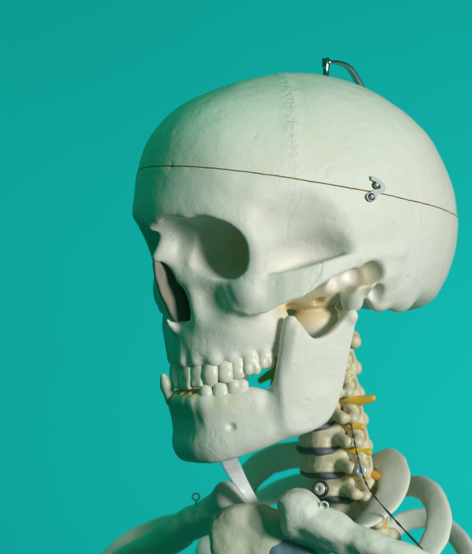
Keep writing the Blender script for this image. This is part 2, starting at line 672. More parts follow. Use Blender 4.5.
    # separate lower mass, groove and small holes of the skull base
    v.add(ell((25, 84, -24), (12.5, 15, 9.5), (12, 0, 0)), 1.2)
    v.cut(ell((38, 76, -12.5), (5, 2.6, 2.2)), 1.0)
    v.cut(ell((37, 64, -6), (4, 3.5, 2.5)), 1.5)
    v.cut(chain([(40, 56, -8, 1.4), (40, 70, -14, 1.6), (38, 86, -17, 1.4)]), 1.2)
    v.noise(22, 0.7)
    v.noise(9, 0.22)
    v.noise(4, 0.08)
    return v.mesh(1)


def suture(V, Q):
    N = normals(V, Q)
    x, y, z = np.abs(V[:, 0]), V[:, 1], V[:, 2]
    wig = 1.5 * noise_at(V, 5.0, 3) + 0.8 * noise_at(V, 2.0, 4)
    c = y - (81 - 0.62 * x) + wig
    m = np.exp(-(c / 4.0) ** 2) * np.clip((z - 52) / 12, 0, 1)
    dsp = m * (0.22 + 0.34 * noise_at(V, 2.2, 5))
    # squamous seam: a fine step arching over the ear
    r = np.sqrt(((y - 84) / 46) ** 2 + ((z - 12) / 50) ** 2)
    e = (r - 1) * 48 + 1.6 * wig + 3 * noise_at(V, 14.0, 33)
    side = np.clip((x - 45) / 8, 0, 1) * (z > 8)
    dsp += side * (0.3 + 0.7 * (noise_at(V, 9.0, 31) > 0.1)) * (-0.2 * np.exp(-(e / 0.9) ** 2) + 0.12 * np.clip(-e / 3, 0, 1) * (e > -14))
    # sphenoid seam in the temple
    e2 = y - (47 + 2.0 * np.sin(z / 6)) + 0.6 * wig
    dsp += np.clip((x - 38) / 6, 0, 1) * np.clip((z - 8) / 4, 0, 1) * np.clip((46 - z) / 6, 0, 1) * (-0.35 * np.exp(-(e2 / 0.8) ** 2))
    e3 = y - 53 - 0.5 * (z + 3) + 0.8 * wig
    dsp += np.clip((x - 52) / 4, 0, 1) * (z < 9) * (z > -14) * (-0.4 * np.exp(-(e3 / 0.8) ** 2))
    # small nicks all over
    nn = noise_at(V, 3.0, 9)
    dsp -= 0.25 * np.clip((nn - 0.72) / 0.2, 0, 1)
    return V + N * dsp[:, None]


def seam_mask(V):
    x, y, z = np.abs(V[:, 0]), V[:, 1], V[:, 2]
    c = y - (81 - 0.62 * x) + 1.5 * noise_at(V, 9.0, 3)
    return np.exp(-(c / 5.0) ** 2) * np.clip((z - 40) / 24, 0, 1), c


CUT_Z, CUT_A = 57.6, 0.148


def bisected(me, keep_up, gap, name):
    bm = bmesh.new()
    bm.from_mesh(me)
    no = Vector((0, CUT_A, 1)).normalized()
    co = Vector((0, 0, CUT_Z * MM)) + no * (gap * MM)
    r = bmesh.ops.bisect_plane(bm, geom=bm.verts[:] + bm.edges[:] + bm.faces[:], plane_co=co, plane_no=no,
                               clear_inner=keep_up, clear_outer=not keep_up, dist=1e-7)
    edges = [g for g in r["geom_cut"] if isinstance(g, bmesh.types.BMEdge)]
    bmesh.ops.holes_fill(bm, edges=edges, sides=0)
    cv = list({v_ for e in edges if e.is_valid for v_ in e.verts})
    pc = np.array([v_.co[:] for v_ in cv]) / MM
    jit = 0.16 * noise_at(pc, 6.0, 61) + 0.10 * noise_at(pc, 1.7, 62)
    for v_, q_ in zip(cv, jit):
        v_.co += no * (float(q_) * MM)
    out = bpy.data.meshes.new(name)
    for f in bm.faces:
        f.smooth = True
    for e in edges:
        if e.is_valid:
            e.smooth = False
    bm.to_mesh(out)
    bm.free()
    return out


V, Q = build_cranium()
SEAM = seam_mask(V)
V = swept(suture(V, Q))
whole = to_mesh("cranium_whole", V, Q)


def stain_tint(me, V, spots, extra=0.0):
    """spots: (x, y, z, rx, ry, rz, amount) ellipsoids of warm tint with a ragged edge"""
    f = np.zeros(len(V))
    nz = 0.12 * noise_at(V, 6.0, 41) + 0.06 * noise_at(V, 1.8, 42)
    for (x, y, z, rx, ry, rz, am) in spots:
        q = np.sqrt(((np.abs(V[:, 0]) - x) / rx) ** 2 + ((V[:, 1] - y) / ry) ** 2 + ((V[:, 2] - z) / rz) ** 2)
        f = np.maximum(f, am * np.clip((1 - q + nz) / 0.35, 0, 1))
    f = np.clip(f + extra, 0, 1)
    a_ = me.attributes.new("stain_tint", 'FLOAT', 'POINT')
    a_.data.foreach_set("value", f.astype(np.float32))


stain_tint(whole, V, [(26, 40, 14, 17, 24, 16, 0.8), (0, 14, -8, 9, 26, 18, 0.85), (30, 70, -14, 26, 26, 15, 0.7), (57, 88, -2, 7, 12, 10, 0.45), (24, 110, -24, 30, 40, 8, 0.6)], 0.9 * np.exp(-((V[:, 2] - CUT_Z + CUT_A * V[:, 1]) / 0.55) ** 2) * np.clip(0.75 + 0.8 * noise_at(V, 11.0, 51), 0.1, 1))  # nose hollow toned darker in place of shade; saw-cut edge has real staining
a_ = whole.attributes.new("seam", 'FLOAT', 'POINT')
a_.data.foreach_set("value", SEAM[0].astype(np.float32))
a_ = whole.attributes.new("seam_distance", 'FLOAT', 'POINT')
a_.data.foreach_set("value", SEAM[1].astype(np.float32))
a_ = whole.attributes.new("crack", 'FLOAT', 'POINT')
a_.data.foreach_set("value", np.clip((V[:, 2] - 8) / 8, 0, 1).astype(np.float32))
cranium = link("cranium", bisected(whole, False, -0.3, "cranium"), BONE, skull)
N_ = normals(V, Q)
whole.vertices.foreach_set("co", ((V - N_ * 0.28) * MM).astype(np.float32).ravel())
cap = link("skull_cap", bisected(whole, True, 0.3, "skull_cap"), BONE, skull)
bpy.data.meshes.remove(whole)


def build_mandible():
    v = Vol((0, 2, -104), (70, 100, -6), 0.7, True)
    B = [(0, 20.8), (9, 21.6), (16.9, 25.4), (23, 33.2), (30, 45), (37, 57), (41, 67), (43, 76)]
    zz = [-80.5, -80.5, -80, -77.5, -73.5, -70, -67.5, -65]
    rr = [5.7, 5.7, 5.8, 5.9, 5.6, 4.9, 4.0, 3.0]
    v.add(chain([(x, y, z, r) for (x, y), z, r in zip(B, zz, rr)], (1, 1, 2.65), 3), 2)
    v.add(chain([(x, y + 0.6 + 2.0 * max(0, 1 - x / 24), z - 9.0 + 0.02 * y, 6.0) for (x, y), z in zip(B[:6], zz)], n=2), 5)
    v.add(chain([(0, 16.0, -65.4, 5), (9, 17.4, -65.6, 5), (16, 23.5, -67.5, 5.4), (22, 31, -67, 5.4), (27, 40, -64.5, 5)], n=2), 6)
    v.add(ell((0, 22, -89), (12, 5.5, 6)), 6)
    R = [(54.5, -20.2), (58.5, -25), (65.7, -32), (75.7, -29), (83, -22.5), (88, -19), (91.5, -21), (91, -30), (88.5, -40), (84.4, -60), (80, -70), (72, -78), (62, -81), (52, -80), (49, -66), (47.4, -50), (48.8, -38), (50, -26), (51.5, -21)]
    R = [tuple(p) for p in catmull([R[-1]] + R + R[:2], 3)[3:-4]]
    v.add(slab(R, 0, 42.0, 48, 1.8, lambda Y, Z: 0.07 * (Z + 60) + 0.06 * (Y - 66) - 0.35 * (np.sqrt((60 - Y) ** 2 + 100) + 60 - Y) / 2), 6)
    v.add(chain([(43, 89, -20.5, 3.0), (51, 88.5, -20.5, 3.0)]), 4)
    v.add(chain([(37, 51, -58, 3), (43.5, 53, -44, 2.6), (46.5, 55, -28, 2.0)]), 4)
    v.add(chain([(0, 22, -63, 3.4), (8, 23, -62.5, 3.4), (13, 26, -63, 3.2)], n=2), 2)
    # ridges over the roots
    for (x, y, r, zb) in [(3, 12.2, 2.4, -72), (8.8, 13.4, 2.2, -74), (15.6, 16.8, 3.0, -78), (20.8, 23.6, 2.7, -75), (25.2, 30.5, 2.5, -73)]:
        v.add(chain([(x, y + 2.0, -66, r), (x, y + 4.0, zb, r * 0.5)]), 3)
    # empty sockets in front
    for (x, y) in [(3.2, 15), (9, 16.5)]:
        v.cut(chain([(x, y, -60, 2.2), (x, y + 1, -68, 1.2)]), 1.5)
    v.cut(ell((26.6, 27.5, -78.5), (2.6, 2.2, 1.9)), 1.5)
    v.noise(18, 0.6)
    v.noise(7, 0.2)
    return v.mesh(2)


V, Q = build_mandible()
N_ = normals(V, Q)
V = V - N_ * (0.22 * np.clip((noise_at(V, 2.6, 19) - 0.7) / 0.2, 0, 1))[:, None]
V = swept(V)
jm = to_mesh("jaw", V, Q)
stain_tint(jm, V, [(5, 18, -62, 12, 9, 4.5, 1.0), (20, 42, -66, 12, 26, 7, 0.5)])
mandible = link("jaw", jm, BONE, skull)


# nasal septum: thin plate in the nose opening, its shade put into a grey-brown colour
SEPT = mat("shade_toned_septum_plastic", (0.27, 0.25, 0.18), 0.5, 0.3, 500, 0.1, 90, coarse=0.3)
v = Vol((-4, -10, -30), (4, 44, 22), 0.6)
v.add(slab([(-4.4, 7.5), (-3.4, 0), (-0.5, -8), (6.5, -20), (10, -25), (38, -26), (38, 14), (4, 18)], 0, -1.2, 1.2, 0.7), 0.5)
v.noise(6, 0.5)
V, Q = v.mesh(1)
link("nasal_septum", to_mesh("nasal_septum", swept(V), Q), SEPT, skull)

# teeth ------------------------------------------------------------
def tooth_mesh(wd, dp, ht, kind):
    """crown hanging down from z=0; x is along the arch, y is outwards-inwards"""
    a, b = wd * 0.49, dp / 2
    v = Vol((-a - 2, -b - 2, -ht - 2), (a + 2, b + 2, 7), 0.42)
    if kind == 'incisor':
        v.add(chain([(0, 0.5, 3, a * 0.72), (0, 0.2, -ht * 0.4, a * 0.78)], (1, 0.95 * b / a, 1)), 1)
        v.add(ell((0, -0.1 * b, -ht * 0.56), (a, b * 0.62, ht * 0.46), p=4.0), 2.0)
    elif kind == 'canine':
        v.add(chain([(0, 0, 3, a * 0.82), (0, 0, -ht * 0.45, a * 0.88), (0, 0.1 * b, -ht + 1.1, 1.1)], (1, 0.95 * b / a, 1), 3), 1)
        v.add(ell((0, -0.1 * b, -ht * 0.5), (a * 0.98, b * 0.85, ht * 0.36)), 3)
    else:
        v.add(chain([(0, 0, 3, a * 0.84), (0, 0, -ht * 0.3, a * 0.86)], (1, b / a, 1)), 1)
        v.add(ell((0, 0, -ht * 0.50), (a, b, ht * 0.46), p=3.6), 1.8)
        cx = (-0.45, 0.48) if kind == 'molar' else (0.0,)
        for qx in cx:
            for qy in (-0.5, 0.5):
                v.add(ell((qx * a, qy * b, -ht * (0.72 if qx <= 0 else 0.70)), (a * (0.46 if kind == 'molar' else 0.66), b * 0.46, ht * 0.28)), 1.6)
        if kind == 'molar':
            v.cut(ell((0, -b * 1.1, -ht * 0.8), (a * 0.12, b * 0.16, ht * 0.24)), 1.0)
    v.noise(3, 0.12)
    me = to_mesh("tooth", *v.mesh(2))
    return me


TM = {}


def tooth(parent, x, y, z, yaw, wd, dp, ht, kind, up=False, tilt=0.0, lean=0.0, inw=1.3):
    key = (wd, dp, ht, kind)
    if key not in TM:
        TM[key] = tooth_mesh(*key)
    o = link("tooth", TM[key], TOOTH, parent)
    y = 1.0468 * y - 0.0804 * abs(x)
    x, y = x - inw * math.sin(math.radians(yaw)), y + inw * math.cos(math.radians(yaw))
    o.location = (x * MM, y * MM, z * MM)
    R = Matrix.Rotation(math.radians(yaw), 4, 'Z') @ Matrix.Rotation(math.radians(tilt), 4, 'X') @ Matrix.Rotation(math.radians(lean), 4, 'Y')
    if up:
        R = R @ Matrix.Rotation(math.pi, 4, 'X')
    o.rotation_euler = R.to_euler()
    return o


# x, y, z of the crown's neck, yaw of the arch there, size and kind; right side mirrored
UP = [(4.2, 13.4, -46.6, 6, 8.8, 7.2, 12.6, 'incisor'), (11.4, 16.2, -46.0, 24, 7.4, 6.8, 11.8, 'incisor'), (17.8, 20.8, -44.4, 48, 9.2, 8.6, 14.0, 'canine'),
      (21.8, 27.4, -44.0, 64, 8.6, 9.6, 11.6, 'premolar'), (24.4, 33.4, -42.8, 68, 8.2, 9.6, 10.8, 'premolar'), (28.0, 39.4, -41.0, 72, 10.2, 10.6, 10.4, 'molar'),
      (30.5, 46.4, -38.0, 76, 9.6, 10.4, 10.4, 'molar')]
for (x, y, z, yaw, wd, dp, ht, kd) in UP:
    for q in (1, -1):
        tooth(skull, q * x, y, z, q * yaw, wd, dp, ht, kd, tilt=-4 if kd == 'incisor' else 0)
LOW = [(15.6, 19.0, -65.8, 45, 7.6, 7.8, 9.6, 'canine'), (20.0, 25.6, -65.0, 60, 8.2, 8.2, 9.6, 'premolar'), (24.2, 33.4, -63.0, 66, 11.4, 9.8, 9.4, 'molar')]
for (x, y, z, yaw, wd, dp, ht, kd) in LOW:
    tooth(mandible, x, y, z, yaw, wd, dp, ht, kd, up=True)
tooth(mandible, -11.0, 12.6, -63.5, -34, 6.8, 6.6, 13.0, 'canine', up=True, tilt=14, lean=16, inw=0)

# ------------------------------------------------------------------ helpers for the metalwork and the torso


def sweep(name, pts, ref, m, parent, seg=16, n=8, flat_end=False, power=2.0, wob=0.0):
    """band swept along (x, y, z, half_width, half_thickness) points in mm; ref is the direction of its width"""
    P = catmull(pts, n)
    refs = catmull(ref, n) if isinstance(ref[0], (tuple, list)) else np.tile(np.array(ref, float), (len(P), 1))
    if len(refs) != len(P):
        t0 = np.linspace(0, 1, len(refs))
        t1 = np.linspace(0, 1, len(P))
        refs = np.stack([np.interp(t1, t0, refs[:, a]) for a in range(3)], 1)
    T = np.gradient(P[:, :3], axis=0)
    T /= np.linalg.norm(T, axis=1)[:, None]
    V, F = [], []
    r = np.random.default_rng(len(pts) * 7 + int(abs(pts[0][0]) * 10))
    rings = []
    for i in range(len(P)):
        A = refs[i] - T[i] * (refs[i] @ T[i])
        A /= np.linalg.norm(A)
        B = np.cross(T[i], A)
        rings.append((P[i, :3], A, B, P[i, 3], P[i, 4]))
    # rounded ends
    ends = []
    if not flat_end:
        for e, sg in ((0, -1), (-1, 1)):
            c, A, B, hw, ht = rings[e]
            ends.append([(c + T[e] * sg * min(hw, ht) * math.sin(q), A, B, hw * (1 - min(hw, ht) / hw * (1 - math.cos(q))), ht * max(math.cos(q), 0.03)) for q in (0.6, 1.1, 1.45)])
        rings = ends[0][::-1] + rings + ends[1]
    for k, (c, A, B, hw, ht) in enumerate(rings):
        wv = 1 + wob * math.sin(k * 0.9 + 1.3 * math.sin(k * 0.37))
        for j in range(seg):
            an = 2 * math.pi * j / seg
            ca, sa = math.cos(an), math.sin(an)
            rr = (abs(ca) ** power + abs(sa) ** power) ** (-1 / power)
            V.append((c + A * ca * rr * hw * wv + B * sa * rr * ht) * MM)
    for i in range(len(rings) - 1):
        for j in range(seg):
            a, b = i * seg + j, i * seg + (j + 1) % seg
            F.append((a, b, b + seg, a + seg))
    F.append(tuple(range(seg - 1, -1, -1)))
    F.append(tuple(range((len(rings) - 1) * seg, len(rings) * seg)))
    me = bpy.data.meshes.new(name)
    me.from_pydata([tuple(v) for v in V], [], F)
    bm = bmesh.new()
    bm.from_mesh(me)
    bmesh.ops.recalc_face_normals(bm, faces=bm.faces[:])
    bm.to_mesh(me)
    bm.free()
    me.shade_smooth()
    return link(name, me, m, parent)


def lathe(name, prof, m, parent, seg=24):
    """solid of revolution about z from (r, z) pairs in mm"""
    V, F = [], []
    for r, z in prof:
        for j in range(seg):
            an = 2 * math.pi * j / seg
            V.append((r * math.cos(an) * MM, r * math.sin(an) * MM, z * MM))
    for i in range(len(prof) - 1):
        for j in range(seg):
            a, b = i * seg + j, i * seg + (j + 1) % seg
            F.append((a, b, b + seg, a + seg))
    F.append(tuple(range(seg - 1, -1, -1)))
    F.append(tuple(range((len(prof) - 1) * seg, len(prof) * seg)))
    me = bpy.data.meshes.new(name)
    me.from_pydata(V, [], F)
    me.shade_smooth()
    me.set_sharp_from_angle(angle=math.radians(40))
    return link(name, me, m, parent)


def aim(o, normal, up=(0, 0, 1)):
    """turn an object so that its local z points along normal"""
    zv = Vector(normal).normalized()
    yv = Vector(up)
    yv = (yv - zv * yv.dot(zv)).normalized()
    xv = yv.cross(zv)
    o.rotation_euler = Matrix((xv, yv, zv)).transposed().to_euler()


def surf(x, z, y0, y1=None, me=cranium.data):
    """outside point of a mesh of the skull seen from its left side"""
    from mathutils.bvhtree import BVHTree
    if me.name not in BV:
        b_ = bmesh.new()
        b_.from_mesh(me)
        BV[me.name] = BVHTree.FromBMesh(b_)
        b_.free()
    return BV[me.name].ray_cast(Vector((x, y0, z)) * MM, Vector(y1))[:2]


BV = {}


def screw(parent, loc, normal, r=2.4, name="screw"):
    o = lathe(name, [(r * 0.9, -1.5), (r, 0.0), (r, 0.5), (r * 0.82, 1.05), (r * 0.45, 1.3), (r * 0.42, 0.5), (0.05, 0.4)], STEEL, parent, 20)
    o.location = loc
    aim(o, normal)
    return o


# latch across the cut: lower screw on the cranium, upper screw on the cap, a steel hook between
def side_hit(y, z):
    me_ = cap.data if z > CUT_Z - CUT_A * y else cranium.data
    return surf(120, z, y, (-1, 0, 0), me_)


pl, nl = side_hit(86.4, 41.4)
pu, nu = side_hit(91.8, 49.6)
latch = bpy.data.objects.new("latch", None)
col.objects.link(latch)
latch.empty_display_size = 0.005
latch.parent = skull
latch.location = pl
inv_l = Vector(pl)
nrm = (nl + nu).normalized()
dirv = (pu - pl)
dirv = (dirv - nrm * dirv.dot(nrm)).normalized()
sdv = dirv.cross(nrm).normalized()


def lp(a, b, c):
    """point in the latch's plane in mm: a along, b across, c out"""
    v_ = (dirv * a + sdv * b + nrm * c)
    return (v_.x, v_.y, v_.z)


LL = (pu - pl).length / MM
rt = Vector((CT, ST, 0))
t1 = rt - nrm * rt.dot(nrm)
t2 = Vector((0, 0, 1)) - nrm * nrm.z
OUT = [(3, 22.5), (12, 18.5), (16, 14), (16, 9), (12.5, 5.5), (8, 4.5), (5, -2), (1.5, -4.6), (-2.5, -4), (-4.6, -1), (-3.6, 2.6), (1, 6), (5.5, 8.6), (10, 9.6), (11.2, 12.4), (9.5, 14.8), (2.2, 18)]


def plate_point(a, b, c):
    """a to the right, b up, both in photograph pixels from the lower screw; c mm out of the bone"""
    return (t1 * (a / 1.92 / t1.length_squared) + t2 * (b / 1.92 / t2.length_squared) + nrm * c) * MM


bm = bmesh.new()
lo_ = [bm.verts.new(plate_point(a, b, 1.1)) for a, b in OUT]
hi_ = [bm.verts.new(plate_point(a, b, 1.9)) for a, b in OUT]
bm.faces.new(hi_)
bm.faces.new(lo_[::-1])
for k in range(len(OUT)):
    k2 = (k + 1) % len(OUT)
    bm.faces.new((lo_[k], lo_[k2], hi_[k2], hi_[k]))
bmesh.ops.recalc_face_normals(bm, faces=bm.faces[:])
bmesh.ops.bevel(bm, geom=[e for e in bm.edges if len(e.link_faces) == 2 and e.calc_face_angle(0) > 1.2], offset=0.00018, segments=2, affect='EDGES')
me = bpy.data.meshes.new("hook_plate")
bm.to_mesh(me)
bm.free()
link("hook_plate", me, mat("bright_latch_steel", (0.88, 0.89, 0.88), 0.26, metallic=0.5), latch)
for a, b, q in ((0, 0, 2.0), (7.4, 13.2, 1.0)):
    w_ = lathe("washer", [(1.6, -3), (2.0, -0.4), (2.0, 0.25), (1.7, 0.45), (1.0, 0.45)], DARK, latch, 20)
    w_.location = plate_point(a, b, q)
    aim(w_, nrm)
    screw(latch, plate_point(a, b, q + 0.3), nrm, 1.1)

# hanging loop on top of the cap
h1 = surf(0, 200, 106, (0, 0, -1), cap.data)[0] / MM
h2 = surf(0, 200, 133.5, (0, 0, -1), cap.data)[0] / MM
hook = sweep("hanging_loop", [(0, h1.y + 1, h1.z + 8.5, 2.6, 1.15), (0, h1.y + 8, h1.z + 8.6, 2.6, 1.15), (0, h1.y + 16, h1.z + 5.6, 2.6, 1.15), (0, h2.y - 3, h2.z + 3.6, 2.6, 1.15), (0, h2.y + 1.2, h2.z - 1.5, 2.6, 1.15)],
             [(1, 0, 0), (1, 0, 0), (1, 0, 0), (1, 0, 0)], CHROME, cap, 12, 8, power=3.5)
post = lathe("post", [(2.0, -2), (2.0, 0.6), (1.7, 1.2), (1.7, 5.5), (2.2, 6), (2.2, 10.3), (1.8, 11), (0.2, 11.1)], CHROME, cap, 20)
post.location = (0, h1.y * MM, h1.z * MM)

# ------------------------------------------------------------------ neck
DISC = mat("blue_grey_disc_rubber", (0.13, 0.155, 0.17), 0.5, 0.15, 500)
NERVE = mat("yellow_nerve_plastic", (0.78, 0.50, 0.05), 0.35, 0.1, 500)
ARTERY = mat("amber_nerve_plastic", (0.72, 0.36, 0.06), 0.35, 0.1, 500)
CART = mat("blue_grey_cartilage", (0.16, 0.30, 0.36), 0.45, 0.1, 400)
STRAPM = mat("white_nylon_strap", (0.85, 0.87, 0.88), 0.35, 0.3, 500, coarse=0.3)
WIRE = mat("dark_steel_wire", (0.22, 0.22, 0.20), 0.35, metallic=0.9)


def build_vertebra():
    """typical neck vertebra, body's middle at the origin, y backwards"""
    v = Vol((0, -17, -14), (36, 62, 14), 0.62, True)
    v.add(ell((0, 0, 0), (15.5, 11, 7.4), p=3.2), 1)
    v.cut(chain([(-4, -13.2, 0, 2.8), (8, -12.4, 0, 2.8), (16, -6, 0, 2.6), (18.5, 2, 0, 2.6)], n=2), 3.5)
    v.add(chain([(12, 0, 4, 3), (14, 4, 5, 3.5)]), 3)
    v.add(chain([(13, 4, 1, 3.4), (20, 3, -1, 3.2), (25, 3.5, -2.5, 3.2)]), 1.6)
    v.add(chain([(16, 13, 0, 3.6), (24, 11, -1.5, 3.4), (26.5, 9, -3, 3.2)]), 1.6)
    v.cut(ell((19.5, 7.5, 0), (3.3, 2.8, 8)), 1.5)
    v.add(chain([(19, 13, 5.5, 5.0), (19.5, 16, -5.5, 5.0)]), 2)
    v.add(chain([(18, 15, 0, 5), (12, 21, -1, 3.6), (0, 25, -2, 3.6)], (1, 1, 1.5)), 2)
    v.add(chain([(0, 25, -2, 3.4), (1.5, 30, -6, 3.2)], (1, 1, 1.2)), 4)
    v.cut(ell((24, 15, 1), (4, 2.2, 3)), 1.5)
    v.cut(chain([(10, 24, 5.5, 1.6), (18, 21, 0, 1.6)]), 1.5)
    v.noise(7, 0.45)
    v.noise(3, 0.12)
    return to_mesh("vertebra", *v.mesh(1))


def build_disc():
    v = Vol((-18, -14, -4), (18, 14, 4), 0.7)
    v.add(ell((0, 0, 0), (15.2, 11.0, 3.1), p=3.2), 1)
    v.noise(6, 0.3)
    return to_mesh("disc", *v.mesh(2))


TN = math.radians(62)
spine = empty("neck_spine", (-40 * MM, -78 * math.cos(TN) * MM, 0), -TN)
tag(spine, "cream plastic neck vertebrae with dark discs and yellow nerve stubs under the skull", "spine")
VM, DM = build_vertebra(), build_disc()
# (y, z, tilt) of the body middles from C2 down to T1
SP = [(92.5, -46, 4), (93.5, -60, 4), (95.2, -74, 3), (97.2, -87.6, 1), (99.0, -101.4, -4), (102.6, -115.0, -12), (108.0, -128.4, -18), (115.0, -142.0, -22)]
VB = []
for i, (y, z, tl) in enumerate(SP):
    o = link("vertebra", VM, BONE2, spine)
    o.location = (0, y * MM, z * MM)
    o.rotation_euler = (math.radians(tl), math.radians(random.uniform(-2, 2)), math.radians(random.uniform(-3, 3)))
    k = 1 + 0.03 * (i - 4)
    o.scale = (k, k, 1)
    VB.append(o)
    if i:
        y0, z0, t0 = SP[i - 1]
        q = link("disc", DM, DISC, spine)
        q.location = (0, (y + y0) / 2 * MM, (z + z0) / 2 * MM)
        q.rotation_euler = (math.radians((tl + t0) / 2), 0, 0)
        q.scale = (k * 0.99, k * 0.99, 1)
        # nerve stubs leave between two vertebrae on both sides
        for sgn in (1, -1):
            ln, bk = ((21, 3), (29, 11), (23, 6), (24, 8), (23, 5), (24, 4), (24, 4))[i - 1]
            yb, zb = (y + y0) / 2 + 7, (z + z0) / 2 + 1
            sweep("nerve", [(sgn * 11, yb - 2, zb + 1, 2.4, 2.4), (sgn * 18, yb + 1, zb, 2.6, 2.4), (sgn * (18 + ln) / 2, yb + 1 + bk * 0.55, zb - 0.8, 2.7, 2.3), (sgn * ln, yb + 1 + bk, zb + (0.5 if i == 2 else -1.5), 2.0, 1.8)], (0, 0, 1), NERVE, spine, 12, 4)
# atlas ring under the skull
v = Vol((0, -14, -12), (44, 36, 12), 0.8, True)
v.add(chain([(0, -9, 0, 4.5), (10, -7, 0, 4.5), (17, 0, 0, 7), (20, 8, 0, 7), (16, 16, 0, 4.5), (8, 21, 0, 4), (0, 22, 0, 4.0)], n=3), 2)
v.add(chain([(20, 4, 0, 6), (34, 7, -2, 4)]), 4)
v.cut(ell((28, 5.5, 0), (3, 3, 9)), 1.5)
v.noise(7, 0.5)
at = link("vertebra", to_mesh("atlas", *v.mesh(2)), BONE2, spine)
at.location = (0, 92 * MM, -33 * MM)
at["label"] = "ring-shaped top vertebra close under the skull base"
# screws holding the neck
b3 = VB[5]


def spine_at(u, v, d):
    k = 1.84 * DIST / (DIST + d)
    q = Vector(((u - 236) / k + 40, d + 78 * math.cos(TN), (277 - v) / k))
    return (Matrix.Rotation(TN, 3, 'Z') @ q) * MM


for (u, v_, d) in ((320, 489, -5.5), (361, 471, -15)):
    ws = lathe("washer", [(4.4, -2), (4.4, 0.2), (4.0, 0.6), (1.0, 0.6)], BONE2 if u > 340 else DARK, spine, 24)
    ws.location = spine_at(u, v_, d)
    aim(ws, (0.55, -0.8, 0.1))
    sw = screw(spine, ws.location, (0.55, -0.8, 0.1), 3.4)
    sw.location = ws.location + Vector((0.55, -0.8, 0.1)) * 0.6 * MM
sweep("nerve", [(16, 110, -104, 2.6, 2.4), (23, 117, -107, 3, 2.4), (28, 122, -111, 2.6, 2.2)], (0, 1, 0), ARTERY, spine, 10, 4)
sweep("nerve", [(18, 112, -112, 2.2, 2), (24, 118, -117, 2.4, 2), (27, 121, -123, 2.0, 1.8)], (0, 1, 0), ARTERY, spine, 10, 4)
# long nerve roots of the far side, seen through the open bite
for zr, ln in ((-14, 66), (-24, 69), (-34, 64), (-44, 68), (-55, 64)):
    sweep("nerve", [(-12, 102, zr + 4, 3.2, 2.4), (-32, 101, zr + 2, 3.2, 2.2), (-52, 98, zr - 1 + 2 * math.sin(zr), 3.0, 2.2), (-ln, 95, zr - 4 + 3 * math.cos(zr), 1.8, 1.6)], (0, 0, 1), NERVE, spine, 12, 4)
sweep("ligament", [(-54, 96, -16, 2.2, 2.4), (-57, 98, -32, 3, 2.4), (-53, 99, -48, 2.6, 2.4), (-56, 99, -66, 2.4, 2.2)], (1, 0, 0), ARTERY, spine, 12, 4)
# ------------------------------------------------------------------ torso, placed in the room: u, v on the photograph's grid and metres of depth behind the skull's middle


def W(u, v, d):
    k = 1.84 * DIST / (DIST + d)
    return ((u - 236) / k, d, (277 - v) / k)


def wp(u, v, d, *r):
    return (*W(u, v, d), *r)


def shift(pts, o):
    return [(p[0] - o[0], p[1] - o[1], p[2] - o[2], *p[3:]) for p in pts]


cage_o = W(300, 590, 10)
cage = empty("rib_cage", tuple(c * MM for c in cage_o))
tag(cage, "upper rib cage of the skeleton with breastbone top at the bottom edge", "rib cage")


def rib(pts, ref, m=BONE):
    return sweep("rib", shift(pts, cage_o), ref, m, cage, 20, 8, wob=0.03, power=3.0)


rib([wp(366, 470, 26, 5, 2.3), wp(384, 459, 14, 7.5, 1.9), wp(394, 472, -4, 8.5, 1.9), wp(391, 494, -16, 8.8, 1.9), wp(372, 517, -24, 8.4, 2.0), wp(342, 536, -28, 8, 2.2), wp(312, 548, -27, 8, 3.6), wp(285, 556, -20, 8, 4)],
    [(0.3, 0, 1), (0.9, -0.2, 0.5), (1, -0.4, 0.1), (0.9, -0.5, 0.3), (0.6, -0.5, 0.8), (0.2, -0.4, 1)])
rib([wp(385, 500, 40, 4, 2.3), wp(405, 487, 26, 5.5, 2.3), wp(426, 490, 8, 6.5, 2.3), wp(438, 510, -8, 7, 2.3), wp(436, 536, -20, 7.5, 2.3), wp(418, 562, -28, 7.5, 2.3), wp(380, 590, -30, 7, 4)],
    [(0, 0, 1), (0.3, 0, 1), (0.7, -0.3, 0.6), (1, -0.3, 0.2), (1, -0.4, 0.2), (0.6, -0.4, 0.8)])
rib([wp(380, 548, 62, 5, 2.0), wp(400, 524, 66, 5.5, 2.0), wp(428, 519, 60, 5.5, 2.0), wp(452, 532, 46, 5.5, 2.0), wp(468, 556, 28, 5.5, 2.0), wp(470, 590, 10, 5.5, 3)],
    [(0, 0, 1), (0, 0, 1), (0.5, 0, 1), (1, 0, 0.4)])
# ribs of the far side
rib([wp(318, 462, 40, 5, 2.0), wp(298, 455, 60, 7.5, 1.9), wp(268, 462, 78, 8, 2.0), wp(246, 482, 76, 8, 2.0), wp(240, 505, 50, 8, 2.0), wp(248, 525, 22, 8, 3.4)],
    [(0, 0.3, 1), (-0.3, 0.3, 1), (-0.6, 0.3, 0.8), (-0.9, 0.2, 0.5), (-0.6, -0.2, 0.8)])
rib([wp(330, 488, 46, 5, 2.3), wp(300, 484, 82, 6, 2.3), wp(265, 498, 106, 6, 2.3), wp(225, 525, 100, 6, 2.3), wp(205, 556, 66, 6, 2.3), wp(225, 590, 20, 6, 4)],
    [(0, 0.3, 1), (-0.3, 0.3, 1), (-0.6, 0.3, 0.8), (-1, 0.2, 0.4)])
rib([wp(200, 520, 128, 5.5, 2.2), wp(160, 527, 128, 5.5, 2.2), wp(125, 545, 116, 5.5, 2.2), wp(100, 575, 90, 5.5, 2.2), wp(100, 620, 60, 5.5, 3.2)],
    [(0, 0.3, 1), (-0.3, 0.3, 1), (-1, 0.3, 0.5)])


